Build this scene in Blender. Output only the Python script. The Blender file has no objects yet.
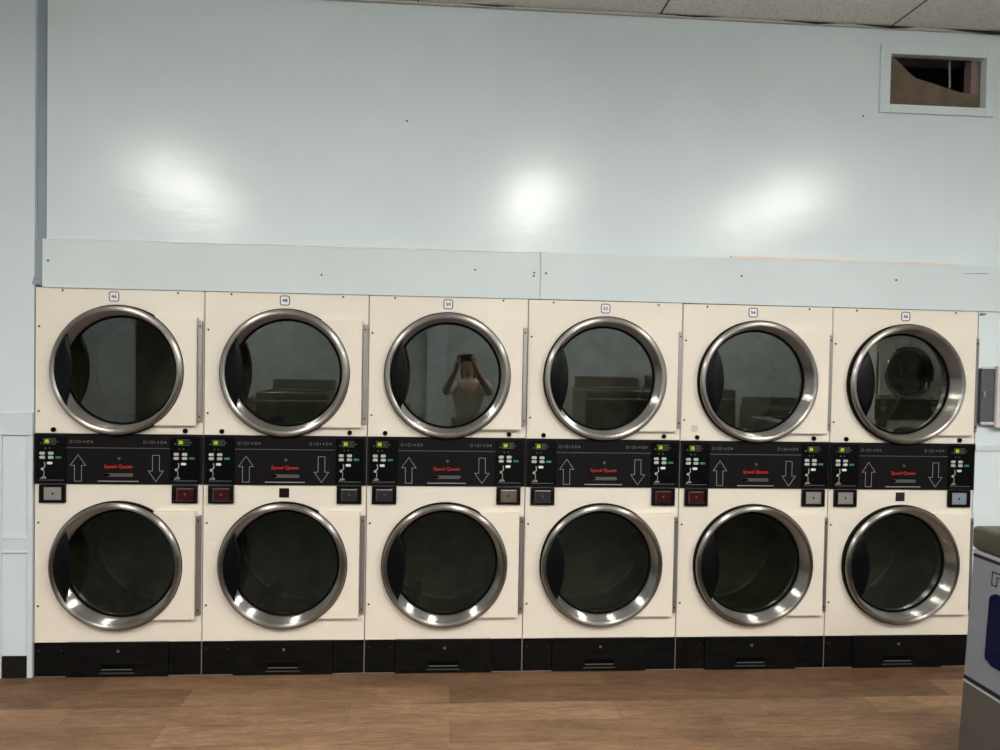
import bpy, bmesh, math, random
from mathutils import Vector, Matrix
random.seed(7)
S = bpy.context.scene
COL = S.collection
PI = math.pi

# ------------------------------------------------------------------ materials
def mat(name, color, rough=.5, metal=0., spec=.5, bump=0., bscale=40., var=0., vscale=6.,
        vstretch=(1, 1, 1), emit=None, estr=0., aniso=0., coat=0., rvar=0., bstretch=(1, 1, 1)):
    m = bpy.data.materials.new(name); m.use_nodes = True
    nt = m.node_tree; b = nt.nodes['Principled BSDF']
    b.inputs['Base Color'].default_value = (*color, 1)
    b.inputs['Roughness'].default_value = rough
    b.inputs['Metallic'].default_value = metal
    b.inputs['Specular IOR Level'].default_value = spec
    if coat:
        b.inputs['Coat Weight'].default_value = coat; b.inputs['Coat Roughness'].default_value = .05
    if emit:
        b.inputs['Emission Color'].default_value = (*emit, 1); b.inputs['Emission Strength'].default_value = estr
    geo = nt.nodes.new('ShaderNodeNewGeometry')
    def noise(scale, stretch, detail=5):
        mp = nt.nodes.new('ShaderNodeMapping'); mp.inputs['Scale'].default_value = stretch
        nt.links.new(geo.outputs['Position'], mp.inputs['Vector'])
        n = nt.nodes.new('ShaderNodeTexNoise'); n.inputs['Scale'].default_value = scale
        n.inputs['Detail'].default_value = detail
        nt.links.new(mp.outputs[0], n.inputs['Vector']); return n
    if var:
        n = noise(vscale, vstretch)
        r = nt.nodes.new('ShaderNodeValToRGB')
        r.color_ramp.elements[0].position = .3; r.color_ramp.elements[1].position = .7
        r.color_ramp.elements[0].color = (*[c * (1 - var) for c in color], 1)
        r.color_ramp.elements[1].color = (*[min(1, c * (1 + var)) for c in color], 1)
        nt.links.new(n.outputs['Fac'], r.inputs[0]); nt.links.new(r.outputs[0], b.inputs['Base Color'])
    if rvar:
        n = noise(vscale * 2.3, vstretch)
        mr = nt.nodes.new('ShaderNodeMapRange')
        mr.inputs['To Min'].default_value = max(.02, rough - rvar); mr.inputs['To Max'].default_value = rough + rvar
        nt.links.new(n.outputs['Fac'], mr.inputs[0]); nt.links.new(mr.outputs[0], b.inputs['Roughness'])
    if bump:
        n = noise(bscale, bstretch, 4)
        bp = nt.nodes.new('ShaderNodeBump'); bp.inputs['Strength'].default_value = bump
        bp.inputs['Distance'].default_value = .01
        nt.links.new(n.outputs['Fac'], bp.inputs['Height']); nt.links.new(bp.outputs[0], b.inputs['Normal'])
    if aniso:
        b.inputs['Anisotropic'].default_value = aniso
        t = nt.nodes.new('ShaderNodeTangent'); t.direction_type = 'RADIAL'; t.axis = 'Y'
        nt.links.new(t.outputs[0], b.inputs['Tangent']); b.inputs['Anisotropic Rotation'].default_value = .25
    return m

M = {}
M['enamel'] = mat('cream_enamel', (.82, .752, .648), .34, bump=.015, bscale=180, var=.025, vscale=2.5)
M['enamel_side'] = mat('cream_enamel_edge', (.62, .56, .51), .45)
M['black'] = mat('black_satin_panel', (.0065, .006, .0065), .42, spec=.12, bump=.02, bscale=300)
M['blackgloss'] = mat('black_gloss_overlay', (.003, .003, .0035), .25, spec=.12)
M['base'] = mat('black_kick_plate', (.005, .0046, .0042), .45, spec=.10, var=.5, vscale=9, vstretch=(1, 1, 5), bump=.08, bscale=60, bstretch=(.4, 1, 6))
M['rubber'] = mat('black_rubber', (.002, .002, .002), .6, spec=.05)
M['handle'] = mat('dark_grey_plastic', (.003, .0033, .004), .35, spec=.12)
M['steel'] = mat('brushed_stainless', (.42, .395, .37), .34, metal=1, aniso=.94)
M['hinge'] = mat('satin_aluminium', (.34, .32, .30), .4, metal=.8)
M['screw'] = mat('dark_screw', (.05, .045, .04), .4, metal=.6)
M['drum'] = mat('galvanised_drum', (.42, .43, .37), .5, metal=.5, var=.2, vscale=8)
M['print'] = mat('grey_print', (.33, .32, .31), .5)
M['white_print'] = mat('white_print', (.72, .70, .66), .5)
M['dim_print'] = mat('dim_grey_print', (.10, .10, .10), .5)
M['red_print'] = mat('red_print', (.62, .02, .015), .45)
M['green_print'] = mat('green_print', (.02, .17, .10), .5)
M['button'] = mat('pale_button', (.42, .44, .40), .5)
M['lcd_on'] = mat('lime_display', (.02, .03, .0), .3, emit=(.62, .85, .05), estr=.32)
M['lcd_back'] = mat('lime_window', (.02, .03, .0), .2, emit=(.16, .22, .01), estr=.10)
M['lcd_off'] = mat('unlit_window', (.035, .045, .02), .2)
M['slot_grey'] = mat('grey_recess', (.09, .085, .085), .35)
M['coin_silver'] = mat('coin_plate_silver', (.45, .43, .41), .38, metal=.65)
M['coin_blue'] = mat('coin_plate_pale_blue', (.42, .48, .60), .35, metal=.6)
M['coin_dark'] = mat('coin_plate_dark', (.035, .035, .034), .3, metal=.4)
M['coin_red'] = mat('coin_plate_dark_red', (.045, .006, .007), .2)
M['coin_brown'] = mat('coin_plate_brown', (.17, .135, .10), .35, metal=.5)
M['bezel'] = mat('coin_bezel_black', (.004, .0035, .004), .3, spec=.15)
M['maroon'] = mat('maroon_plate', (.016, .005, .004), .4, spec=.15)
M['sticker'] = mat('white_sticker', (.82, .80, .80), .5)
M['sticker_faint'] = mat('faded_sticker', (.62, .56, .49), .6)
M['sticker_ink'] = mat('navy_ink', (.06, .06, .12), .5)
M['sticker_ink_grey'] = mat('grey_ink', (.14, .11, .14), .5)

def glass_mat():
    m = bpy.data.materials.new('smoked_glass'); m.use_nodes = True
    nt = m.node_tree; nt.nodes.clear()
    out = nt.nodes.new('ShaderNodeOutputMaterial'); mix = nt.nodes.new('ShaderNodeMixShader')
    tr = nt.nodes.new('ShaderNodeBsdfTransparent'); tr.inputs[0].default_value = (.30, .31, .26, 1)
    gl = nt.nodes.new('ShaderNodeBsdfGlossy'); gl.inputs['Roughness'].default_value = .0
    gl.inputs[0].default_value = (.93, 1.0, .97, 1)
    fr = nt.nodes.new('ShaderNodeFresnel'); fr.inputs[0].default_value = 1.5
    mu = nt.nodes.new('ShaderNodeMath'); mu.operation = 'MULTIPLY'; mu.inputs[1].default_value = 1.9; mu.use_clamp = True
    nt.links.new(fr.outputs[0], mu.inputs[0]); nt.links.new(mu.outputs[0], mix.inputs[0])
    nt.links.new(tr.outputs[0], mix.inputs[1]); nt.links.new(gl.outputs[0], mix.inputs[2])
    nt.links.new(mix.outputs[0], out.inputs[0]); return m
M['glass'] = glass_mat()

def wall_mat(name, color, rough=.19):
    m = bpy.data.materials.new(name); m.use_nodes = True
    nt = m.node_tree; b = nt.nodes['Principled BSDF']
    geo = nt.nodes.new('ShaderNodeNewGeometry')
    def noise(scale, detail, stretch=(1, 1, 1), rough_=.5):
        mp = nt.nodes.new('ShaderNodeMapping'); mp.inputs['Scale'].default_value = stretch
        nt.links.new(geo.outputs['Position'], mp.inputs[0])
        n = nt.nodes.new('ShaderNodeTexNoise'); n.inputs['Scale'].default_value = scale
        n.inputs['Detail'].default_value = detail; n.inputs['Roughness'].default_value = rough_
        nt.links.new(mp.outputs[0], n.inputs['Vector']); return n
    n1 = noise(1.6, 6)
    r = nt.nodes.new('ShaderNodeValToRGB')
    r.color_ramp.elements[0].position = .35; r.color_ramp.elements[1].position = .65
    r.color_ramp.elements[0].color = (*[c * .97 for c in color], 1)
    r.color_ramp.elements[1].color = (*[c * 1.02 for c in color], 1)
    nt.links.new(n1.outputs['Fac'], r.inputs[0]); nt.links.new(r.outputs[0], b.inputs['Base Color'])
    n3 = noise(5, 4)
    mr = nt.nodes.new('ShaderNodeMapRange'); mr.inputs['To Min'].default_value = rough - .03; mr.inputs['To Max'].default_value = rough + .04
    nt.links.new(n3.outputs['Fac'], mr.inputs[0]); nt.links.new(mr.outputs[0], b.inputs['Roughness'])
    n2 = noise(9, 5, (1, 1, 2.2), .6); n4 = noise(2.2, 2)
    add = nt.nodes.new('ShaderNodeMath'); add.operation = 'MULTIPLY_ADD'; add.inputs[1].default_value = 1.2
    nt.links.new(n4.outputs['Fac'], add.inputs[0]); nt.links.new(n2.outputs['Fac'], add.inputs[2])
    bp = nt.nodes.new('ShaderNodeBump'); bp.inputs['Strength'].default_value = .10; bp.inputs['Distance'].default_value = .010
    b.inputs['Specular IOR Level'].default_value = .36
    nt.links.new(add.outputs[0], bp.inputs['Height']); nt.links.new(bp.outputs[0], b.inputs['Normal'])
    return m
M['wall'] = wall_mat('pale_blue_gloss_paint', (.715, .80, .82))
M['board'] = wall_mat('pale_blue_board_paint', (.655, .722, .738), .42)
M['wall_l'] = wall_mat('grey_white_gloss_paint', (.67, .73, .765), .2)
M['wall_back'] = wall_mat('pale_grey_paint', (.55, .60, .60), .5)
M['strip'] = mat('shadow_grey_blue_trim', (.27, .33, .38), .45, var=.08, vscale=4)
M['raw_edge'] = mat('bare_wood_edge', (.80, .70, .62), .6, var=.08, vscale=14, vstretch=(.4, 1, 3))
M['ridge'] = mat('paint_ridge', (.66, .70, .71), .35)
M['trim'] = mat('white_trim_paint', (.625, .695, .725), .35, var=.03)
M['black_block'] = mat('black_vinyl_base', (.010, .009, .008), .6, spec=.15)
M['kraft'] = mat('brown_board', (.14, .103, .070), .8, var=.25, vscale=9)
M['angle'] = mat('ceiling_edge_strip', (.58, .55, .52), .7)
M['void'] = mat('dark_cavity', (.012, .012, .013), .8)
M['pink_stud'] = mat('pinkish_wood', (.26, .17, .16), .7, var=.1)
M['wire'] = mat('pale_wire', (.25, .25, .25), .5)
M['box_grey'] = mat('dark_grey_metal', (.085, .095, .11), .45)
M['box_cream'] = mat('warm_white_metal', (.60, .57, .56), .4)
M['scuff'] = mat('dark_scuff', (.10, .11, .12), .7)
M['w_steel'] = mat('washer_top_stainless', (.155, .145, .115), .34, metal=.85, var=.1, vscale=5, vstretch=(4, .5, 1))
M['w_base'] = mat('washer_base_steel', (.135, .120, .105), .5, metal=.4, var=.08, vscale=6)
M['w_grey'] = mat('washer_front_grey', (.215, .228, .258), .42, var=.03)
M['w_navy'] = mat('navy_panel', (.001, .004, .030), .25, spec=.15)
M['w_dark'] = mat('black_stripe', (.008, .008, .016), .4)
M['w_light'] = mat('pale_stripe', (.48, .48, .50), .35, metal=.3)
M['lamp'] = mat('lamp_diffuser', (.8, .8, .8), .5, emit=(1, .97, .92), estr=12)
M['lamp_frame'] = mat('lamp_frame_white', (.75, .75, .74), .5)
M['dark_door'] = mat('dark_brown_door', (.02, .018, .017), .4)
M['led'] = mat('tiny_led', (.12, .12, .10), .4)

def floor_mat():
    m = bpy.data.materials.new('oak_vinyl_planks'); m.use_nodes = True
    nt = m.node_tree; b = nt.nodes['Principled BSDF']
    geo = nt.nodes.new('ShaderNodeNewGeometry')
    mp = nt.nodes.new('ShaderNodeMapping'); mp.inputs['Location'].default_value = (.37, .158, 0)
    nt.links.new(geo.outputs['Position'], mp.inputs[0])
    br = nt.nodes.new('ShaderNodeTexBrick')
    br.inputs['Scale'].default_value = 1; br.inputs['Brick Width'].default_value = 1.22; br.inputs['Row Height'].default_value = .18
    br.inputs['Mortar Size'].default_value = .0011; br.inputs['Mortar Smooth'].default_value = .4
    br.offset = .37; br.inputs['Bias'].default_value = 0
    br.inputs['Color1'].default_value = (.185, .110, .065, 1); br.inputs['Color2'].default_value = (.355, .220, .134, 1)
    br.inputs['Mortar'].default_value = (.13, .075, .042, 1)
    nt.links.new(mp.outputs[0], br.inputs['Vector'])
    def noise(scale, stretch, d, rg=.6):
        q = nt.nodes.new('ShaderNodeMapping'); q.inputs['Scale'].default_value = stretch
        nt.links.new(geo.outputs['Position'], q.inputs[0])
        n = nt.nodes.new('ShaderNodeTexNoise'); n.inputs['Scale'].default_value = scale
        n.inputs['Detail'].default_value = d; n.inputs['Roughness'].default_value = rg; n.inputs['Distortion'].default_value = .6
        nt.links.new(q.outputs[0], n.inputs['Vector']); return n
    def ramp(n, a, bb, p0=.35, p1=.65):
        r = nt.nodes.new('ShaderNodeValToRGB'); r.color_ramp.elements[0].position = p0; r.color_ramp.elements[1].position = p1
        r.color_ramp.elements[0].color = (*a, 1); r.color_ramp.elements[1].color = (*bb, 1)
        nt.links.new(n.outputs['Fac'], r.inputs[0]); return r
    def mul(c1, c2):
        x = nt.nodes.new('ShaderNodeMix'); x.data_type = 'RGBA'; x.blend_type = 'MULTIPLY'; x.inputs[0].default_value = 1
        nt.links.new(c1, x.inputs[6]); nt.links.new(c2, x.inputs[7]); return x.outputs[2]
    g1 = ramp(noise(1.3, (1.6, 7, 1), 6), (.76, .73, .71), (1.12, 1.11, 1.07))
    g2 = ramp(noise(3.2, (3.0, 14, 1), 9, .85), (.56, .53, .51), (1.24, 1.22, 1.19), .34, .66)
    c = mul(mul(br.outputs['Color'], g1.outputs[0]), g2.outputs[0])
    nt.links.new(c, b.inputs['Base Color'])
    b.inputs['Roughness'].default_value = .55; b.inputs['Specular IOR Level'].default_value = .3
    bp = nt.nodes.new('ShaderNodeBump'); bp.inputs['Strength'].default_value = .12; bp.inputs['Distance'].default_value = .004
    nt.links.new(g2.outputs[0], bp.inputs['Height']); nt.links.new(bp.outputs[0], b.inputs['Normal'])
    return m
M['floor'] = floor_mat()

def ceiling_mat():
    m = bpy.data.materials.new('speckled_ceiling_tile'); m.use_nodes = True
    nt = m.node_tree; b = nt.nodes['Principled BSDF']; b.inputs['Roughness'].default_value = .9
    geo = nt.nodes.new('ShaderNodeNewGeometry')
    n = nt.nodes.new('ShaderNodeTexNoise'); n.inputs['Scale'].default_value = 55; n.inputs['Detail'].default_value = 6
    n.inputs['Roughness'].default_value = .7
    nt.links.new(geo.outputs['Position'], n.inputs['Vector'])
    r = nt.nodes.new('ShaderNodeValToRGB'); r.color_ramp.elements[0].position = .33; r.color_ramp.elements[1].position = .55
    r.color_ramp.elements[0].color = (.72, .68, .64, 1); r.color_ramp.elements[1].color = (.93, .90, .86, 1)
    nt.links.new(n.outputs['Fac'], r.inputs[0]); nt.links.new(r.outputs[0], b.inputs['Base Color'])
    bp = nt.nodes.new('ShaderNodeBump'); bp.inputs['Strength'].default_value = .5; bp.inputs['Distance'].default_value = .01
    nt.links.new(n.outputs['Fac'], bp.inputs['Height']); nt.links.new(bp.outputs[0], b.inputs['Normal'])
    return m
M['ceiling'] = ceiling_mat()

# ------------------------------------------------------------------ mesh helpers
class MB:
    """collects shapes of one part"""
    def __init__(s): s.bm = bmesh.new()
    def box(s, x0, x1, y0, y1, z0, z1, bev=0., seg=2):
        t = bmesh.new(); bmesh.ops.create_cube(t, size=1)
        for v in t.verts:
            v.co = Vector(((x0 + x1) / 2 + v.co.x * (x1 - x0), (y0 + y1) / 2 + v.co.y * (y1 - y0), (z0 + z1) / 2 + v.co.z * (z1 - z0)))
        if bev: bmesh.ops.bevel(t, geom=t.edges[:], offset=bev, segments=seg, affect='EDGES', profile=.5)
        s._add(t); return s
    def _add(s, t):
        me = bpy.data.meshes.new('tmp'); t.to_mesh(me); t.free(); s.bm.from_mesh(me); bpy.data.meshes.remove(me)
    def poly(s, pts, y0, y1, bev=0.):
        """prism: outline pts in (x, z), from y0 (front) to y1 (back)"""
        t = bmesh.new()
        f = t.faces.new([t.verts.new((x, y0, z)) for x, z in pts])
        r = bmesh.ops.extrude_face_region(t, geom=[f])
        for v in r['geom']:
            if isinstance(v, bmesh.types.BMVert): v.co.y = y1
        bmesh.ops.recalc_face_normals(t, faces=t.faces[:])
        if bev:
            ed = [e for e in t.edges if all(abs(v.co.y - y0) < 1e-6 for v in e.verts)]
            bmesh.ops.bevel(t, geom=ed, offset=bev, segments=2, affect='EDGES')
        s._add(t); return s
    def disc(s, cx, cz, r, y0, y1, n=20, bev=0.):
        return s.poly([(cx + r * math.cos(2 * PI * i / n), cz + r * math.sin(2 * PI * i / n)) for i in range(n)], y0, y1, bev)
    def stroke(s, pts, w, y0, y1, closed=True):
        """outline line of width w through pts in (x, z), mitred"""
        n = len(pts); P = [Vector((p[0], p[1])) for p in pts]; inn = []; out = []
        for i in range(n):
            a = P[(i - 1) % n]; b = P[i]; c = P[(i + 1) % n]
            if not closed and i == 0: d1 = d2 = (c - b).normalized()
            elif not closed and i == n - 1: d1 = d2 = (b - a).normalized()
            else: d1 = (b - a).normalized(); d2 = (c - b).normalized()
            n1 = Vector((-d1.y, d1.x)); n2 = Vector((-d2.y, d2.x)); mm = (n1 + n2)
            mm = mm.normalized() if mm.length > 1e-6 else n1
            k = w / 2 / max(.35, mm.dot(n1))
            inn.append(b + mm * k); out.append(b - mm * k)
        rng = range(n if closed else n - 1)
        for i in rng:
            j = (i + 1) % n
            s.poly([tuple(inn[i]), tuple(inn[j]), tuple(out[j]), tuple(out[i])], y0, y1)
        return s
    def lathe(s, prof, n=96, a0=0., a1=2 * PI):
        """revolve profile [(r, y)] round the Y axis"""
        full = abs(a1 - a0 - 2 * PI) < 1e-6
        cnt = n if full else n + 1; rows = []
        for i in range(cnt):
            a = a0 + (a1 - a0) * i / n
            rows.append([s.bm.verts.new((r * math.cos(a), y, r * math.sin(a))) for r, y in prof])
        for i in range(n):
            A = rows[i]; B = rows[(i + 1) % cnt]
            for k in range(len(prof) - 1):
                s.bm.faces.new((A[k], A[k + 1], B[k + 1], B[k]))
        return s
    def plate_hole(s, x0, x1, z0, z1, cz, r, y0, y1, n=96):
        """rectangular sheet with a round hole centred on (0, cz)"""
        ang = [2 * PI * i / n for i in range(n)]
        for cx_, cz_ in ((x0, z0), (x1, z0), (x1, z1), (x0, z1)): ang.append(math.atan2(cz_ - cz, cx_) % (2 * PI))
        ang = sorted(set(round(a, 6) for a in ang)); F = []; B = []; Fo = []; Bo = []
        for a in ang:
            c, sn = math.cos(a), math.sin(a)
            k = min([(x1 / c) if c > 1e-9 else 1e9, (x0 / c) if c < -1e-9 else 1e9, ((z1 - cz) / sn) if sn > 1e-9 else 1e9, ((z0 - cz) / sn) if sn < -1e-9 else 1e9])
            F.append(s.bm.verts.new((r * c, y0, cz + r * sn))); B.append(s.bm.verts.new((r * c, y1, cz + r * sn)))
            Fo.append(s.bm.verts.new((k * c, y0, cz + k * sn))); Bo.append(s.bm.verts.new((k * c, y1, cz + k * sn)))
        m_ = len(ang)
        for i in range(m_):
            j = (i + 1) % m_
            for q in ((F[i], F[j], Fo[j], Fo[i]), (B[i], Bo[i], Bo[j], B[j]), (F[i], B[i], B[j], F[j]), (Fo[i], Fo[j], Bo[j], Bo[i])):
                s.bm.faces.new(q)
        return s
    def text(s, txt, size, cx, cz, y, depth=.0004, squash=1., bold=0.):
        c = bpy.data.curves.new('t', 'FONT'); c.body = txt; c.size = size; c.align_x = 'CENTER'; c.align_y = 'CENTER'
        c.extrude = depth; c.resolution_u = 3; c.offset = bold
        o = bpy.data.objects.new('t', c); COL.objects.link(o)
        dg = bpy.context.evaluated_depsgraph_get(); dg.update()
        me = bpy.data.meshes.new_from_object(o.evaluated_get(dg))
        for v in me.vertices:
            x, yy, zz = v.co; v.co = (cx + x * squash, y - zz, cz + yy)
        s.bm.from_mesh(me); bpy.data.meshes.remove(me); bpy.data.objects.remove(o); bpy.data.curves.remove(c)
        return s
    def build(s, name, m, parent=None, loc=(0, 0, 0), smooth=False, wn=False):
        bmesh.ops.recalc_face_normals(s.bm, faces=s.bm.faces[:])
        me = bpy.data.meshes.new(name); s.bm.to_mesh(me); s.bm.free()
        me.materials.append(m)
        if smooth:
            me.shade_smooth()
            me.set_sharp_from_angle(angle=math.radians(35))
        o = bpy.data.objects.new(name, me); COL.objects.link(o); o.location = loc
        if parent: o.parent = parent
        return o

def thing(name, label, cat, loc, rz=0, group=None):
    o = bpy.data.objects.new(name, None); COL.objects.link(o); o.location = loc; o.rotation_euler = (0, 0, rz)
    o.empty_display_size = .1
    o['label'] = label; o['category'] = cat
    if group: o['group'] = group
    return o
def tag(o, label, cat, group=None):
    o['label'] = label; o['category'] = cat
    if group: o['group'] = group
    return o
def struct(o): o['kind'] = 'structure'; return o
KIDS = {}
def copy_tree(o, parent=None):
    c = o.copy(); COL.objects.link(c)
    if parent: c.parent = parent
    for ch in [k for k in bpy.data.objects if k.parent == o]: copy_tree(ch, c)
    return c

# ------------------------------------------------------------------ dimensions
W, H = .80, 1.906
PZ0, PZ1 = .952, 1.200          # control panel
KICK = .171
ZU, ZL = 1.511, .5545           # door centres
R0 = .313
CEIL = 3.36

# ------------------------------------------------------------------ dryer
def rounded_rect(cx, cz, w, h, r, n=5):
    p = []
    for sx, sz, a in ((1, 1, 0), (-1, 1, PI / 2), (-1, -1, PI), (1, -1, 3 * PI / 2)):
        for i in range(n + 1):
            t = a + PI / 2 * i / n
            p.append((cx + sx * (w / 2 - r) + r * math.cos(t), cz + sz * (h / 2 - r) + r * math.sin(t)))
    return p

def make_door(parent, zc):
    # stainless ring: lip, cone running back to the glass
    ring = MB().lathe([(.294, .003), (.300, -.010), (.305, -.017), (.3105, -.0205), (.3125, -.025), (.3115, -.031), (.307, -.0365), (.300, -.0395), (.293, -.0395),
                       (.2875, -.037), (.2845, -.031), (.2800, -.010), (.2745, .014), (.2690, .039), (.260, .044)], 128).build('door', M['steel'], parent, (-.002, -.011, zc), smooth=True)
    MB().lathe([(.2700, .0385), (.2690, .0365), (.264, .0355), (.2585, .0370), (.2575, .043)], 96).build('gasket', M['rubber'], ring, smooth=True)
    MB().lathe([(.296, .0108), (.3150, .0108), (.3175, .006), (.3178, -.0175), (.3150, -.0212), (.302, -.0185), (.296, .0108)], 96).build('rim_shade_ring', M['rubber'], ring, smooth=True)  # black ring: shade on the rim's outer side, put in as colour
    g = MB(); n = 96
    g.lathe([(.2605, .0415), (.16, .0415), (.06, .0415), (.0005, .0415)], n)
    g.build('door_glass', M['glass'], ring)
    # grip: crescent shell closing the left side of the ring
    hd = MB(); N = 28; zt = .172; rows = []
    for i in range(N + 1):
        t = -1 + 2 * i / N; z = zt * t
        uo = -math.sqrt(.2855 ** 2 - z * z); ui = min(-.197 - z * z / .80, uo * -1)
        ui = max(ui, uo + .0015); bul = 1 - t * t
        prof = []
        for k in range(7):
            f = k / 6; u = uo + (ui - uo) * f
            prof.append((u, -.035 - .020 * math.sin(f * PI * .62) * bul ** .5, z))
        prof.append((ui + .0008, prof[-1][1] + .006, z)); prof.append((ui - .004 * bul, -.029, z))
        for k in range(3):
            f = 1 - k / 2; prof.append((uo + (ui - uo) * f * .9, -.022, z))
        rows.append([hd.bm.verts.new(p) for p in prof])
    for a, b in zip(rows, rows[1:]):
        m_ = len(a)
        for k in range(m_): hd.bm.faces.new((a[k], a[(k + 1) % m_], b[(k + 1) % m_], b[k]))
    hd.bm.faces.new(rows[0]); hd.bm.faces.new(rows[-1])
    hd.build('door_handle', M['handle'], ring, smooth=True)
    # D-shaped hinge plate on the right
    a = math.asin(.267 / .302)
    pts = [(.3735, -.267), (.3735, .267)] + [(.3025 * math.cos(a - 2 * a * i / 40), .3025 * math.sin(a - 2 * a * i / 40)) for i in range(41)]
    MB().poly(pts, -.020, .0095, .004).build('hinge_plate', M['enamel'], ring)
    hg = MB().box(.3765, .3975, -.008, .0105, -.248, .248, .002)
    h = hg.build('hinge', M['hinge'], ring)
    for s in (-1, 1):
        MB().disc(.387, s * .222, .0048, -.0105, -.007, 12).build('screw', M['screw'], h)
    return ring

def make_drum(parent, zc):
    d = MB().lathe([(.289, .016), (.289, .075), (.37, .085), (.372, .60), (.36, .61), (.10, .63), (.0005, .63)], 64).build('drum', M['drum'], parent, (0, 0, zc), smooth=True)
    for k in range(3):
        a0 = k * 2 * PI / 3 + .5
        b = MB().poly([(-.05, 0), (.05, 0), (.012, .075), (-.012, .075)], .10, .58).build('drum_baffle', M['drum'], d)
        b.matrix_local = Matrix.Rotation(a0, 4, 'Y') @ Matrix.Translation((0, 0, -.371))
    return d

def make_keypad(parent, cx):
    k = MB().poly(rounded_rect(cx, (PZ0 + PZ1) / 2, .140, .222, .004), -.0125, -.0095).build('keypad', M['blackgloss'], parent)
    y = -.0125
    L = cx - .0675                                        # left edge of the overlay
    # display
    MB().box(L + .034, L + .060, y - .0006, y, 1.150, 1.172).build('display', M['lcd_back'], k)
    MB().text('25', .0200, L + .047, 1.161, y - .0012, .0003, .95).build('display_digits', M['lcd_on'], k)
    MB().box(L + .063, L + .083, y - .0006, y, 1.150, 1.172).build('display', M['lcd_off'], k)
    b = MB()
    b.stroke([(L + .030, 1.147), (L + .088, 1.147), (L + .088, 1.175), (L + .030, 1.175)], .0016, y - .0005, y)
    b.disc(L + .019, 1.153, .0035, y - .0005, y, 8); b.disc(L + .097, 1.160, .003, y - .0005, y, 8)
    b.disc(L + .040, 1.128, .0032, y - .0005, y, 8); b.disc(L + .060, 1.128, .0032, y - .0005, y, 8)
    b.build('indicator_marks', M['dim_print'], k)
    for bx in (L + .026, L + .066):
        for bz in (1.103, 1.083):
            MB().poly(rounded_rect(bx, bz, .0255, .0145, .006), y - .0022, y, .0006).build('push_button', M['button'], k)
    MB().poly(rounded_rect(L + .101, 1.083, .027, .011, .004), y - .0006, y).build('green_label', M['green_print'], k)
    MB().poly(rounded_rect(L + .061, 1.055, .026, .0125, .006), y - .0022, y, .0006).build('start_button', M['white_print'], k)
    g = MB()                                              # coin diagram
    g.stroke([(L + .036, 1.060), (L + .039, 1.040), (L + .032, 1.030), (L + .022, 1.022)], .0045, y - .0005, y, False)
    g.disc(L + .026, 1.026, .0072, y - .0006, y, 10); g.stroke([(L + .034, 1.020), (L + .034, .992)], .003, y - .0005, y, False)
    g.disc(L + .030, .986, .0055, y - .0005, y, 10); g.poly([(L + .016, .978), (L + .046, .981), (L + .040, .989), (L + .022, .986)], y - .0005, y)
    g.build('coin_diagram', M['print'], k)
    MB().box(cx - .055, cx + .058, y - .0004, y, .9705, .9735).build('printed_line', M['dim_print'], k)
    return k

def make_service_drawer(parent):
    zc = (PZ0 + PZ1) / 2
    d = MB().box(-.243, .243, -.0135, -.0095, PZ0 + .004, 1.129, .001).build('lint_drawer', M['black'], parent)
    y = -.0135
    MB().box(-.243, .243, y - .0012, y + .002, 1.1295, 1.1325).build('trim_strip', M['slot_grey'], d)
    def arrow(cx, flip):
        p = [(-.0165, .000), (.0165, .000), (.0165, .077), (.036, .077), (0, .129), (-.036, .077), (-.0165, .077)]
        p = [(cx + x, (.968 + z) if not flip else (.968 + .129 - z)) for x, z in p]
        return MB().stroke(p, .0021, y - .0005, y).build('arrow_mark', M['print'], d)
    arrow(-.19, False); arrow(.178, True)
    MB().disc(.003, 1.080, .0068, y - .002, y, 16, .0006).build('drawer_lock', M['slot_grey'], d)
    MB().text('Speed Queen', .0245, .0, 1.0405, y - .0005, .0004).build('lettering', M['red_print'], d)
    MB().poly(rounded_rect(.006, .999, .128, .0165, .007), y - .001, y).build('pull_slot', M['slot_grey'], d)
    MB().poly(rounded_rect(-.052, .999, .026, .013, .006), y - .0016, y - .0008).build('slot_shadow_cap', M['blackgloss'], d)
    MB().box(-.097, .097, y - .0005, y, .9665, .9705).build('printed_line', M['print'], d)
    return d

def make_icons(parent, cx):
    g = MB(); y = -.0105
    for i, dx in enumerate((-.053, -.036, -.020, -.006, .010, .028, .045)):
        z = 1.160
        if i == 4: g.poly([(cx + dx - .006, z), (cx + dx, z + .006), (cx + dx + .006, z), (cx + dx, z - .006)], y, y + .001)
        elif i in (1, 3): g.stroke([(cx + dx, z - .0065), (cx + dx, z + .0065)], .003, y, y + .001, False)
        elif i == 6: g.disc(cx + dx, z, .0055, y, y + .001, 10)
        else: g.stroke([(cx + dx - .005, z - .006), (cx + dx + .004, z - .006), (cx + dx + .005, z + .006), (cx + dx - .005, z + .006)], .0024, y, y + .001)
    return g.build('cycle_icons', M['dim_print'], parent)

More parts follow.
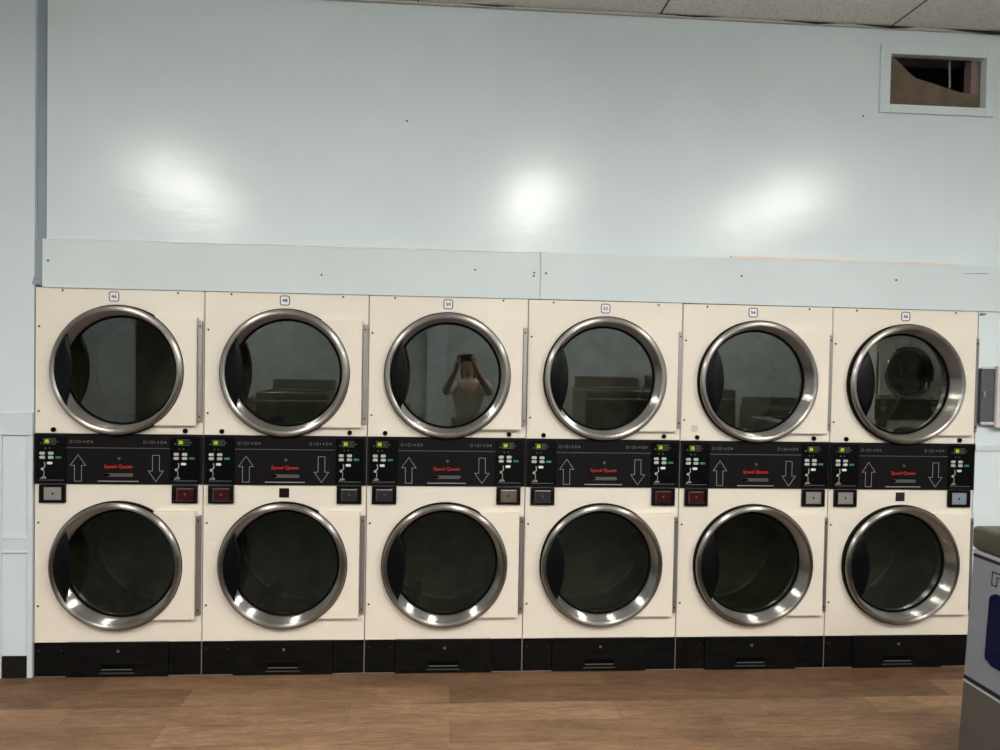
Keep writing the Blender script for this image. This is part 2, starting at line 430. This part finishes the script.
def make_dryer():
    root = thing('stacked_tumble_dryer', '', 'dryer', (0, 0, 0), 0, 'stacked tumble dryers along the wall')
    c = MB()
    D = .92
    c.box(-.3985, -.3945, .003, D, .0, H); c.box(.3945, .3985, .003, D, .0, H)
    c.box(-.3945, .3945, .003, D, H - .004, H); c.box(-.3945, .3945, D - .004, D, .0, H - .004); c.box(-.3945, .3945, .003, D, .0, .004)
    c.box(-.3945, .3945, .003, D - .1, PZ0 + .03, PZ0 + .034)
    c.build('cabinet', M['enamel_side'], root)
    up = MB().plate_hole(-.396, .396, PZ1, H, ZU, .289, 0, .003).build('front_panel', M['enamel'], root)
    lo = MB().plate_hole(-.396, .396, KICK + .001, PZ0, ZL, .289, 0, .003).build('front_panel', M['enamel'], root)
    for x, z in ((-.272, 1.894), (.272, 1.894), (-.381, 1.718), (-.381, 1.306)):
        MB().disc(x, z, .0052, -.0025, 0, 12, .0008).build('screw', M['screw'], up)
    for x, z in ((-.381, .762), (-.381, .351)):
        MB().disc(x, z, .0052, -.0025, 0, 12, .0008).build('screw', M['screw'], lo)
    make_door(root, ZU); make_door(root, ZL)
    make_drum(root, ZU); make_drum(root, ZL)
    cp = MB().box(-.3972, .3972, -.0095, .003, PZ0 + .001, PZ1 - .001, .0012).build('control_panel', M['black'], root)
    for x in (-.172, .176): make_icons(cp, x)
    make_service_drawer(root)
    make_keypad(root, -.316); make_keypad(root, .316)
    for x in (-.311, .313):
        MB().disc(x, 1.217, .0118, -.009, 0, 20, .002).build('panel_lock', M['rubber'], root)
    # kick plate, three pieces
    for x0, x1 in ((-.3972, -.2465), (.2455, .3972)):
        kb_ = MB().box(x0, x1, -.002, .003, .004, KICK, .001)
        if x0 > 0:
            for q in range(9): kb_.box(x0 + .012, x1 - .012, -.0042, -.002, .028 + q * .0145, .0335 + q * .0145, .0008)
        k = kb_.build('kick_panel', M['base'], root)
        for xx in (x0 + .022, x1 - .022):
            MB().disc(xx, .132, .004, -.004, -.002, 10).build('screw', M['screw'], k)
    ld = MB().box(-.2445, .2435, -.013, .003, .003, KICK + .002, .002).build('lower_lint_door', M['base'], root)
    MB().disc(.004, .130, .0075, -.0155, -.013, 16, .001).build('door_lock', M['dim_print'], ld)
    v = MB()
    v.box(-.078, .076, -.0136, -.0126, .040, .066)
    v.build('pull_recess', M['rubber'], ld)
    MB().box(-.074, .072, -.0165, -.013, .037, .042, .001).build('pull_lip', M['dim_print'], ld)
    MB().box(-.084, .082, -.0138, -.013, .020, .023).build('printed_line', M['dim_print'], ld)
    return root

def coin_box(root, cx, style):
    z0, z1 = .861, .950; y = -.016
    b = MB()
    b.box(cx - .061, cx + .061, y, 0, z0, z0 + .014, .002); b.box(cx - .061, cx + .061, y, 0, z1 - .012, z1, .002)
    b.box(cx - .061, cx - .041, y, 0, z0 + .013, z1 - .011, .002); b.box(cx + .043, cx + .061, y, 0, z0 + .013, z1 - .011, .002)
    bz = b.build('coin_slot_bezel', M['bezel'], root)
    p = MB().box(cx - .0415, cx + .0435, -.010, -.002, z0 + .0135, z1 - .0115, .002).build('coin_plate', M[style], bz)
    MB().disc(cx + .001, (z0 + z1) / 2, .0052, -.0112, -.0099, 12).build('coin_keyhole', M['bezel'] if style in ('coin_silver', 'coin_blue', 'coin_brown') else M['slot_grey'], bz)
    if style in ('coin_dark', 'coin_brown', 'coin_red'):
        MB().box(cx - .038, cx + .040, -.0125, -.0098, z1 - .020, z1 - .0145, .001).build('coin_slot_lip', M['coin_silver'] if style != 'coin_red' else M['slot_grey'], bz)
        MB().box(cx - .039, cx - .036, -.0118, -.0098, z0 + .017, z1 - .020).build('coin_slot_edge', M['slot_grey'], bz)
    return bz

def sticker(root, num, ink, dx=0):
    zc = 1.8695; cx = dx
    s = MB().poly(rounded_rect(cx, zc, .047, .047, .010), -.0006, 0).build('number_sticker', M['sticker'], root)
    MB().stroke(rounded_rect(cx, zc, .045, .045, .010), .0048, -.0011, -.0006).build('sticker_border', ink, s)
    MB().text(num, .0235, cx, zc - .0005, -.0010, .0003, 1.08, .0007).build('sticker_number', ink, s)

proto = make_dryer()
nums = ['46', '48', '50', '52', '54', '56']
labels = ['leftmost cream stacked tumble dryer, sticker number 46, beside the pale pilaster',
          'cream stacked tumble dryer with sticker 48 and a small maroon square above its lower door',
          'third cream stacked tumble dryer from the left pilaster, with sticker 50',
          'fourth cream stacked tumble dryer from the left pilaster, with sticker 52',
          'cream stacked tumble dryer with sticker 54 and a faded tag by its upper door',
          'rightmost cream stacked tumble dryer, sticker number 56, nearest the grey washing machine']
coins = [('coin_silver', 'coin_red'), ('coin_red', 'coin_dark'), ('coin_dark', 'coin_brown'),
         ('coin_dark', 'coin_red'), ('coin_red', 'coin_silver'), ('coin_silver', 'coin_blue')]
dryers = [proto]
for i in range(1, 6): dryers.append(copy_tree(proto))
for i, d in enumerate(dryers):
    d.location = ((i - 2.5) * W, 0, 0); d.scale = (1, 1, (1, 1, 1, .9985, .9968, .9957)[i]); d['label'] = labels[i]
    sticker(d, nums[i], M['sticker_ink_grey'] if i in (0, 3) else M['sticker_ink'], (-.031, -.013, -.006, -.004, -.029, -.004)[i])
    coin_box(d, -.311, coins[i][0]); coin_box(d, .315, coins[i][1])
    if i in (1, 5):
        MB().box(-.030, .019, -.004, 0, .890, .937, .002).build('square_plate', M['maroon'] if i == 1 else M['coin_dark'], d)
    if i == 2:
        dd = max((k for k in bpy.data.objects if k.parent == d and k.name.startswith('door')), key=lambda k: k.location.z)
        dd.rotation_euler = (0, 0, math.radians(-1.4)); dd.location.y -= .002
    if i == 4:
        MB().poly(rounded_rect(-.325, 1.262, .034, .034, .003), -.0006, 0).build('faded_tag', M['sticker_faint'], d)

# ------------------------------------------------------------------ room
XL, XR, YB = -6.6, 6.6, -5.7
struct(MB().box(XL, XR, YB, .10, -.1, -.0).build('floor', M['floor']))
struct(MB().box(XL, XR, YB, 1.4, CEIL, CEIL + .08).build('ceiling', M['ceiling']))
# seams and sagging edges between ceiling tiles
sm = MB()
for k in range(-5, 5):
    sm.box(1.86 + k * 1.22 - .005, 1.86 + k * 1.22 + .005, YB, -.02, CEIL - .0012, CEIL)
for k in range(1, 9):
    sm.box(XL, XR, -.61 * k - .003, -.61 * k + .003, CEIL - .0012, CEIL)
struct(sm.build('trim_1', M['scuff']))
struct(MB().box(-2.348, XR, -.022, .0, CEIL - .012, CEIL - .002, .002).build('trim_11', M['angle']))
gp = MB()
for x0, x1, h in ((.62, .95, .006), (1.28, 1.56, .010), (1.66, 1.98, .012), (2.15, 2.6, .016), (-.35, -.1, .006)):
    gp.poly([(x0, CEIL - .0025), (x1, CEIL - .0025), (x1 - .05, CEIL - .003 - h * .5), ((x0 + x1) / 2 + .04, CEIL - .003 - h), (x0 + .08, CEIL - .003 - h * .4)], -.026, -.022)
struct(gp.build('trim_12', M['void']))
# upper wall with the square opening for the vent
VX0, VX1, VZ0, VZ1 = 1.866, 2.388, 2.962, 3.221
wb = MB()
wb.box(-2.348, VX0, 0, .03, H + .002, CEIL); wb.box(VX1, XR, 0, .03, H + .002, CEIL)
wb.box(VX0, VX1, 0, .03, H + .002, VZ0); wb.box(VX0, VX1, 0, .03, VZ1, CEIL)
wb.box(2.402, XR, 0, .10, 0, H + .002)
struct(wb.build('wall_back', M['wall']))
struct(MB().box(2.402, XR, -.008, 0, 1.157, 1.189, .002).build('trim_2', M['trim']))
struct(MB().box(2.402, XR, -.006, 0, .0, .10, .002).build('baseboard_back', M['black_block']))
# left pilaster face
wl = MB().box(XL, -2.404, 0, .10, 0, CEIL)
struct(wl.build('wall_left', M['wall_l']))
pt = MB()
pt.box(-2.66, -2.404, -.014, 0, 1.188, 1.300, .003)          # upper rail
pt.box(-2.428, -2.404, -.010, 0, .0, 1.188, .002)             # right stile
pt.box(-2.66, -2.548, -.010, 0, .0, 1.188, .002)              # left stile
pt.box(-2.548, -2.428, -.007, 0, .613, .691, .003)            # middle rail
pt.box(-2.548, -2.428, -.009, 0, .613, .626, .002)
pt.box(-2.548, -2.428, -.009, 0, .680, .691, .002)
struct(pt.build('trim_3', M['trim']))
struct(MB().box(-2.546, -2.430, -.008, 0, .0, .108, .002).build('baseboard_left', M['black_block']))
# recessed strip between pilaster and wall
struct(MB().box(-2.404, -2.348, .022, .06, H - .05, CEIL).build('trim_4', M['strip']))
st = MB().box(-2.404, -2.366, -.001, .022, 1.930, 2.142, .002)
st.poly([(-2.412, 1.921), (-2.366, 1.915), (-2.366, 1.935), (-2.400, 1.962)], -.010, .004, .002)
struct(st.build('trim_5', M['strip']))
# long boards above the dryers
def board(x0, x1, name):
    n = 60; b = MB(); drop = lambda x: H + .0006 - max(0, x - .4) * .0042; pts = [(x0, drop(x0))]
    for i in range(n + 1):
        x = x0 + (x1 - x0) * i / n
        pts.append((x, 2.141 + .0016 * math.sin(x * 9) + .0012 * math.sin(x * 23 + 1)))
    for i in range(n, -1, -1): pts.append((x0 + (x1 - x0) * i / n, drop(x0 + (x1 - x0) * i / n)))
    pts = pts[1:]
    struct(b.poly(pts[::-1], -.011, 0).build(name, M['board']))
board(-2.362, .0535, 'trim_6'); board(.0565, 2.515, 'trim_7')
rd = MB()
for i in range(70):
    x = -2.33 + i * .0345
    if x > 1.0: break
    w = .036
    if random.random() < .88:
        z = 2.141 + .0016 * math.sin(x * 9) + .0012 * math.sin(x * 23 + 1)
        rd.box(x, x + w, -.0135, .0, z - .003, z + .002 + random.random() * .003, .001)
struct(rd.build('trim_8', M['ridge']))
re = []
n = 40
top = [(1.04 + 1.15 * i / n, 2.1445 + .007 * (1 - i / n) ** .5 + .002 * math.sin(i * 1.7)) for i in range(n + 1)]
bot = [(1.04 + 1.15 * i / n, 2.1375 + .0015 * math.sin(i * 1.1)) for i in range(n + 1)]
struct(MB().poly(bot + top[::-1], -.0132, 0).build('trim_9', M['raw_edge']))
# nail heads in the boards
for x, z, lb in ((-.626, 2.776, 'small dark nail alone in the wall between two light reflections'), (1.731, 2.898, 'small dark nail in the wall just left of the open hole'),
                 (-.275, 2.045, 'dark nail in the blue board, straight above the third dryer'), (-1.034, 2.000, 'dark nail in the blue board, above the right corner of the second dryer')):
    tag(MB().disc(x, z, .005, -.0135 if z < 2.1 else -.002, -.0108 if z < 2.1 else .004, 10).build('nail', M['screw']), lb, 'nail')
for x, z in ((-2.335, 2.035), (.024, 2.038), (.084, 2.037), (.022, 2.022), (1.10, 2.050), (1.93, 2.050)):
    tag(MB().disc(x, z, .0052, -.0135, -.0108, 10).build('nail', M['screw']),
        {-2.335: 'dark nail at the far left end of the blue board', .084: 'dark nail just right of the seam in the blue board',
         1.10: 'dark nail in the blue board under the bare wood edge', 1.93: 'rightmost dark nail in the blue board, below the open hole'}.get(x,
         'upper dark nail just left of the seam in the blue board' if z > 2.03 else 'lower dark nail just left of the seam in the blue board'),
        'nail', 'nails in the board above the dryers')
# scuffs right of the last dryer
sc = MB()
sc.poly([(2.405, 1.874), (2.432, 1.878), (2.448, 1.886), (2.405, 1.889)], -.0012, 0)
sc.poly([(2.30, 2.092), (2.44, 2.096), (2.44, 2.099), (2.30, 2.094)], -.0118, -.011)
struct(sc.build('trim_10', M['scuff']))

# side and front walls (behind the camera)
struct(MB().box(XL - .1, XL, YB, .1, 0, CEIL).build('wall_side', M['wall_back']))
struct(MB().box(XR, XR + .1, YB, .1, 0, CEIL).build('wall_right', M['wall_back']))
struct(MB().box(XL, XR, YB - .1, YB, 0, CEIL).build('wall_front', M['wall_back']))
dr = MB().box(-4.20, -3.42, YB, YB + .05, 0, 2.5, .01).build('door_1', M['dark_door']); struct(dr)
kn = MB().disc(-3.52, 1.02, .03, YB + .05, YB + .10, 16, .006).build('door_handle', M['hinge'], dr)

# vent: frame boards plus what shows inside
vf = thing('vent_frame', 'pale blue painted wooden frame round the open hole high on the wall', 'frame', (0, 0, 0))
for nme, a in (('side_board', (1.812, VX0, -.016, 0, 2.918, 3.268)), ('side_board', (VX1, 2.436, -.016, 0, 2.918, 3.268)),
               ('bottom_board', (VX0, VX1, -.016, 0, 2.918, VZ0)), ('top_board', (VX0, VX1, -.016, 0, VZ1, 3.268))):
    MB().box(*a, .003).build(nme, M['wall'], vf)
vc = MB()
vc.box(VX0 - .2, VX1 + .2, .48, .50, VZ0 - .2, CEIL - .002); vc.box(VX0 - .2, VX0 - .18, .032, .48, VZ0 - .2, CEIL - .002)
vc.box(VX1 + .18, VX1 + .2, .032, .48, VZ0 - .2, CEIL - .002); vc.box(VX0 - .2, VX1 + .2, .032, .48, VZ0 - .22, VZ0 - .2)
struct(vc.build('wall_cavity', M['void']))
kb = MB().poly([(VX0 - .05, VZ0 - .05), (VX1 + .05, VZ0 - .05), (VX1 + .05, 3.046), (2.377, 3.048), (2.305, 3.051), (2.244, 3.063), (2.14, 3.092), (2.034, 3.118), (1.99, 3.150), (1.962, 3.176), (1.908, 3.222), (1.90, 3.25), (VX0 - .05, 3.25)], .033, .040)
tag(kb.build('brown_board', M['kraft']), 'torn brown board leaning inside the open hole high on the wall', 'board')
tag(MB().box(2.345, 2.43, .042, .10, 2.95, 3.34, .003).build('wooden_stud', M['pink_stud']), 'pinkish wooden stud inside the hole, right side', 'stud')
w = MB().poly([(2.236, 3.09), (2.244, 3.085), (2.246, 3.10), (2.236, 3.30), (2.226, 3.30)], .06, .066)
tag(w.build('loose_wire', M['wire']), 'pale loose wire hanging in the dark hole high on the wall', 'wire')

# wall cabinet at the right edge
bx = thing('wall_cabinet', 'grey metal wall box with a pale door, right of the last dryer', 'box', (0, 0, 0))
MB().box(2.402, 2.76, -.035, 0, 1.306, 1.596, .003).build('cabinet_body', M['box_grey'], bx)
MB().box(2.402, 2.472, -.041, -.034, 1.594, 1.606, .002).build('top_rim', M['box_cream'], bx)
MB().box(2.402, 2.472, -.041, -.034, 1.300, 1.314, .002).build('bottom_rim', M['box_cream'], bx)
MB().box(2.472, 2.765, -.060, -.034, 1.285, 1.612, .006).build('cabinet_door', M['box_cream'], bx)
MB().box(2.408, 2.420, -.046, -.034, 1.445, 1.475, .002).build('latch', M['hinge'], bx)

# ------------------------------------------------------------------ washing machine
def make_washer(label, loc, rz, group=None, front='w_grey'):
    r = thing('washing_machine', label, 'washing machine', loc, rz, group)
    wd, dp = .70, .78
    def lean(o):
        for v in o.data.vertices: v.co.y -= .030 * (1.05 - v.co.z) / .92; v.co.x -= .022 * (1.05 - v.co.z) / .92 if v.co.x < .1 else 0
        return o
    lean(MB().box(.004, wd - .004, .012, dp, .02, .975, .004).build('cabinet', M['w_base'], r))
    lean(MB().box(0, wd, .0, .012, .0, .506, .003).build('base_panel', M['w_base'], r))
    lean(MB().box(0, wd, -.003, .012, .506, .513, .001).build('pale_strip', M['w_light'], r))
    lean(MB().box(0, wd, -.001, .012, .516, .528, .001).build('dark_strip', M['w_dark'], r))
    f = lean(MB().box(0, wd, .0, .012, .528, .944, .003).build('front_panel', M[front], r))
    lean(MB().box(0, wd, -.001, .012, .944, .954, .001).build('dark_strip', M['w_dark'], r))
    lean(MB().box(0, wd, -.003, .012, .956, .969, .001).build('pale_strip', M['w_light'], r))
    lean(MB().poly(rounded_rect(.092 + .27, .728, .54, .240, .028, 8), -.003, .0, .001).build('navy_panel', M['w_navy'], r))
    # outlined block letter at the corner of the panel
    x, z, h = .096, .872, .044
    lean(MB().stroke([(x, z), (x + .018, z), (x + .018, z + .030), (x + .042, z + .030), (x + .042, z), (x + .060, z), (x + .060, z + h), (x, z + h)], .0035, -.0012, 0).build('letter_mark', M['w_dark'], r))
    t = MB().box(-.004, wd + .004, -.012, dp, .972, 1.05, .014, 3).build('worktop', M['w_steel'], r, smooth=True)
    MB().box(.07, wd - .07, .14, dp - .18, 1.05, 1.064, .006, 2).build('lid', M['w_steel'], r, smooth=True)
    MB().box(.02, wd - .02, dp - .15, dp - .01, 1.05, 1.16, .01, 2).build('control_hood', M['w_base'], r)
    return r
make_washer('grey front washing machine with stainless top, cropped by the right edge', (1.414, -1.348, .0092), -PI / 2)
# a row along the opposite wall, only seen reflected in the door glass
spots = ((-3.2, .92, 'nearest the dark door'), (-2.53, 1.12, 'second from the dark door'),
         (-1.72, .88, 'beside the pale pillar'), (1.2, 1.2, 'tall one in the middle'), (2.10, 1.22, 'second right of the middle'), (3.4, 1.0, 'beside the lone stacked dryer'))
for x, sc_, wh in spots:
    ww = make_washer('dark washing machine on the wall behind the camera, ' + wh,
                     (x + .7 * sc_, YB + .85 * sc_, 0), PI, 'washing machines on the opposite wall', 'handle')
    ww.scale = (sc_, sc_, sc_)
mt = MB().poly([(-4.4, -4.6), (4.6, -4.6), (4.6, -.87), (-4.4, -.87)], 0, .009)  # unseen mat, added to darken what the lower door glass reflects
for v in mt.bm.verts: v.co = Vector((v.co.x, v.co.z, v.co.y))
tag(mt.build('floor_mat', M['black_block']), 'large black floor mat lying between the camera and the dryers', 'mat')
# stacked dryer on the opposite wall, seen mirrored in the glass of the right-hand doors
od = copy_tree(proto)
od.location = (5.1, YB + .95, 0); od.rotation_euler = (0, 0, PI)
od['label'] = 'cream stacked dryer on the opposite wall, mirrored in the right-hand door glass'

struct(MB().box(-.92, -.68, YB, YB + .12, 0, CEIL, .004).build('trim_13', M['trim']))

# ------------------------------------------------------------------ the photographer, behind the camera, mirrored in the glass of dryer 50
M['skin'] = mat('skin', (.55, .34, .25), .5); M['hair'] = mat('dark_hair', (.012, .008, .007), .5)
M['shirt'] = mat('pale_shirt', (.55, .50, .48), .8); M['jeans'] = mat('dark_trousers', (.02, .022, .03), .8)
M['lips'] = mat('lips', (.40, .16, .14), .5); M['eye'] = mat('dark_eye', (.02, .015, .012), .3)
def skin(name, pts, chains, m, parent, sub=2):
    """pts: name -> (x, y, z, radius); chains: lists of names; first name is the root"""
    keys = list(pts); me = bpy.data.meshes.new(name)
    ed = [(keys.index(a), keys.index(b)) for c in chains for a, b in zip(c, c[1:])]
    me.from_pydata([pts[k][:3] for k in keys], ed, []); o = bpy.data.objects.new(name, me); COL.objects.link(o)
    o.modifiers.new('s', 'SKIN'); sv = me.skin_vertices[0].data
    for i, k in enumerate(keys):
        rr = pts[k][3]; sv[i].radius = rr if isinstance(rr, tuple) else (rr, rr); sv[i].use_root = (i == 0)
    sb = o.modifiers.new('u', 'SUBSURF'); sb.levels = sub; sb.render_levels = sub
    dg = bpy.context.evaluated_depsgraph_get(); dg.update()
    nm = bpy.data.meshes.new_from_object(o.evaluated_get(dg)); bpy.data.objects.remove(o); bpy.data.meshes.remove(me)
    nm.materials.clear(); nm.materials.append(m); nm.shade_smooth()
    q = bpy.data.objects.new(name, nm); COL.objects.link(q); q.parent = parent; return q
def person():
    P = thing('person', 'person in a pale shirt and dark trousers behind the camera, holding up a phone', 'person', (0, -4.28, .009))
    X = -.38
    b = {'pel': (X, 0, .88, (.135, .10)), 'hl': (X - .09, 0, .84, .085), 'kl': (X - .11, .02, .47, .058), 'al': (X - .12, -.01, .085, .040), 'tl': (X - .13, .13, .035, .034),
         'hr': (X + .09, 0, .84, .085), 'kr': (X + .11, .02, .47, .058), 'ar': (X + .12, -.01, .085, .040), 'tr': (X + .13, .13, .035, .034),
         'wai': (X, 0, 1.04, (.118, .085)), 'che': (X, .0, 1.22, (.145, .095)), 'nb': (X, 0, 1.345, .056), 'nt': (X, .012, 1.395, .05),
         'hd1': (X, .025, 1.445, (.060, .070)), 'hd2': (X, .02, 1.51, (.074, .092)), 'hd3': (X, .012, 1.575, (.064, .080)), 'hd4': (X, .005, 1.615, (.034, .045)),
         'sl': (X - .165, .02, 1.295, .055), 'el': (X - .235, .22, 1.225, .045), 'wl': (-.495, .365, 1.475, .030), 'pl': (-.487, .40, 1.555, .027),
         'sr': (X + .165, .02, 1.295, .055), 'er': (X + .235, .22, 1.225, .045), 'wr': (-.300, .365, 1.475, .030), 'pr': (-.313, .40, 1.555, .027)}
    body = skin('body', b, [['pel', 'wai', 'che', 'nb', 'nt', 'hd1', 'hd2', 'hd3', 'hd4'], ['pel', 'hl', 'kl', 'al', 'tl'], ['pel', 'hr', 'kr', 'ar', 'tr'],
                            ['che', 'sl', 'el', 'wl', 'pl'], ['che', 'sr', 'er', 'wr', 'pr']], M['skin'], P)
    for sd, cx in ((-1, -.485), (1, -.315)):                      # fingers and thumbs round the phone
        for k in range(4):
            z = 1.545 + .017 * k; ln = (.9, 1.0, 1.05, .85)[k]
            f = {'a': (cx, .40, z, .0085), 'b': (cx - sd * .002, .435, z + .004, .008), 'c': (cx - sd * .022 * ln, .452, z + .005, .0075), 'd': (cx - sd * .040 * ln, .452, z + .004, .006)}
            skin('finger', f, [['a', 'b', 'c', 'd']], M['skin'], body, 1)
        skin('thumb', {'a': (cx, .375, 1.545, .011), 'b': (cx - sd * .03, .405, 1.552, .010), 'c': (cx - sd * .052, .425, 1.562, .008)}, [['a', 'b', 'c']], M['skin'], body, 1)
    t = {k: (v[0], v[1], v[2], tuple(q + .014 for q in v[3]) if isinstance(v[3], tuple) else v[3] + .014) for k, v in b.items() if k in ('pel', 'wai', 'che', 'sl', 'sr', 'el', 'er')}
    t['nb'] = (X, 0, 1.345, .075)
    skin('shirt', t, [['pel', 'wai', 'che', 'nb'], ['che', 'sl', 'el'], ['che', 'sr', 'er']], M['shirt'], body)
    t = {k: (v[0], v[1], v[2], tuple(q + .016 for q in v[3]) if isinstance(v[3], tuple) else v[3] + .014) for k, v in b.items() if k in ('pel', 'hl', 'hr', 'kl', 'kr', 'al', 'ar')}
    skin('trousers', t, [['pel', 'hl', 'kl', 'al'], ['pel', 'hr', 'kr', 'ar']], M['jeans'], body)
    h = {'a': (X, .0, 1.635, (.060, .065)), 'a2': (X, -.005, 1.595, (.090, .105)), 'b': (X, -.035, 1.53, (.096, .080)), 'c': (X, -.055, 1.43, (.098, .055)), 'd': (X, -.06, 1.33, (.085, .035))}
    skin('hair', h, [['a', 'a2', 'b', 'c', 'd']], M['hair'], body)
    for x in (-.030, .030):
        e = MB(); bmesh.ops.create_uvsphere(e.bm, u_segments=12, v_segments=8, radius=.011); e.build('eye', M['eye'], body, (X + x, .103, 1.510), smooth=True)
        skin('ear', {'a': (X + x * 2.5, .02, 1.515, .012), 'b': (X + x * 2.65, .01, 1.49, .010)}, [['a', 'b']], M['skin'], body, 1)
    skin('nose', {'a': (X, .105, 1.505, .008), 'b': (X, .122, 1.477, .012)}, [['a', 'b']], M['skin'], body, 1)
    skin('mouth', {'a': (X - .022, .092, 1.450, .005), 'b': (X, .098, 1.450, .007), 'c': (X + .022, .092, 1.450, .005)}, [['a', 'b', 'c']], M['lips'], body, 1)
    ph = MB().poly(rounded_rect(-.40, 1.588, .150, .072, .010), .436, .444).build('phone', M['bezel'])
    ph.location = (0, -4.28, .009)
    tag(ph, 'black phone held up sideways in both hands by the person', 'phone')
person()

# ------------------------------------------------------------------ lights
for x, nm in ((-3.05, 'left'), (.48, 'middle'), (3.0, 'right')):
    t = thing('ceiling_light', 'long ceiling light panel, %s of the three overhead' % nm, 'lamp', (x, -4.0, CEIL), 0, 'ceiling light panels')
    MB().box(-.20, .20, -1.2, 1.2, -.09, 0, .004).build('housing', M['lamp_frame'], t)
    f = MB()
    f.box(-.20, .20, -1.22, -1.2, -.165, 0, .004); f.box(-.20, .20, 1.2, 1.22, -.165, 0, .004)
    f.build('end_caps', M['lamp_frame'], t)
    f = MB()
    f.poly([(.19 * math.cos(PI * i / 16), -.091 - .070 * math.sin(PI * i / 16) ** .7) for i in range(17)], -1.198, 1.198)
    f.build('diffuser', M['lamp'], t)

# ------------------------------------------------------------------ world, camera
wd = bpy.data.worlds.new('World'); S.world = wd; wd.use_nodes = True
wd.node_tree.nodes['Background'].inputs[0].default_value = (.02, .02, .02, 1)
cam = bpy.data.cameras.new('camera'); co = bpy.data.objects.new('camera', cam); COL.objects.link(co)
cam.sensor_width = 36; cam.lens = 751 / 1000 * 36; cam.clip_start = .02
R_ = Vector((0.99723919, -0.07197815, 0.01825225)); U_ = Vector((-0.01655481, 0.0241093, 0.99957225)); F_ = Vector((0.07238741, 0.99711478, -0.02285115))
mw = Matrix((( R_.x, U_.x, -F_.x, -0.41412), (R_.y, U_.y, -F_.y, -3.79415), (R_.z, U_.z, -F_.z, 1.60531), (0, 0, 0, 1)))
co.matrix_world = mw
S.camera = co
S.view_settings.view_transform = 'Standard'; S.view_settings.look = 'None'
S.view_settings.exposure = 2.1; S.view_settings.gamma = 1.0
S.view_settings.use_curve_mapping = False
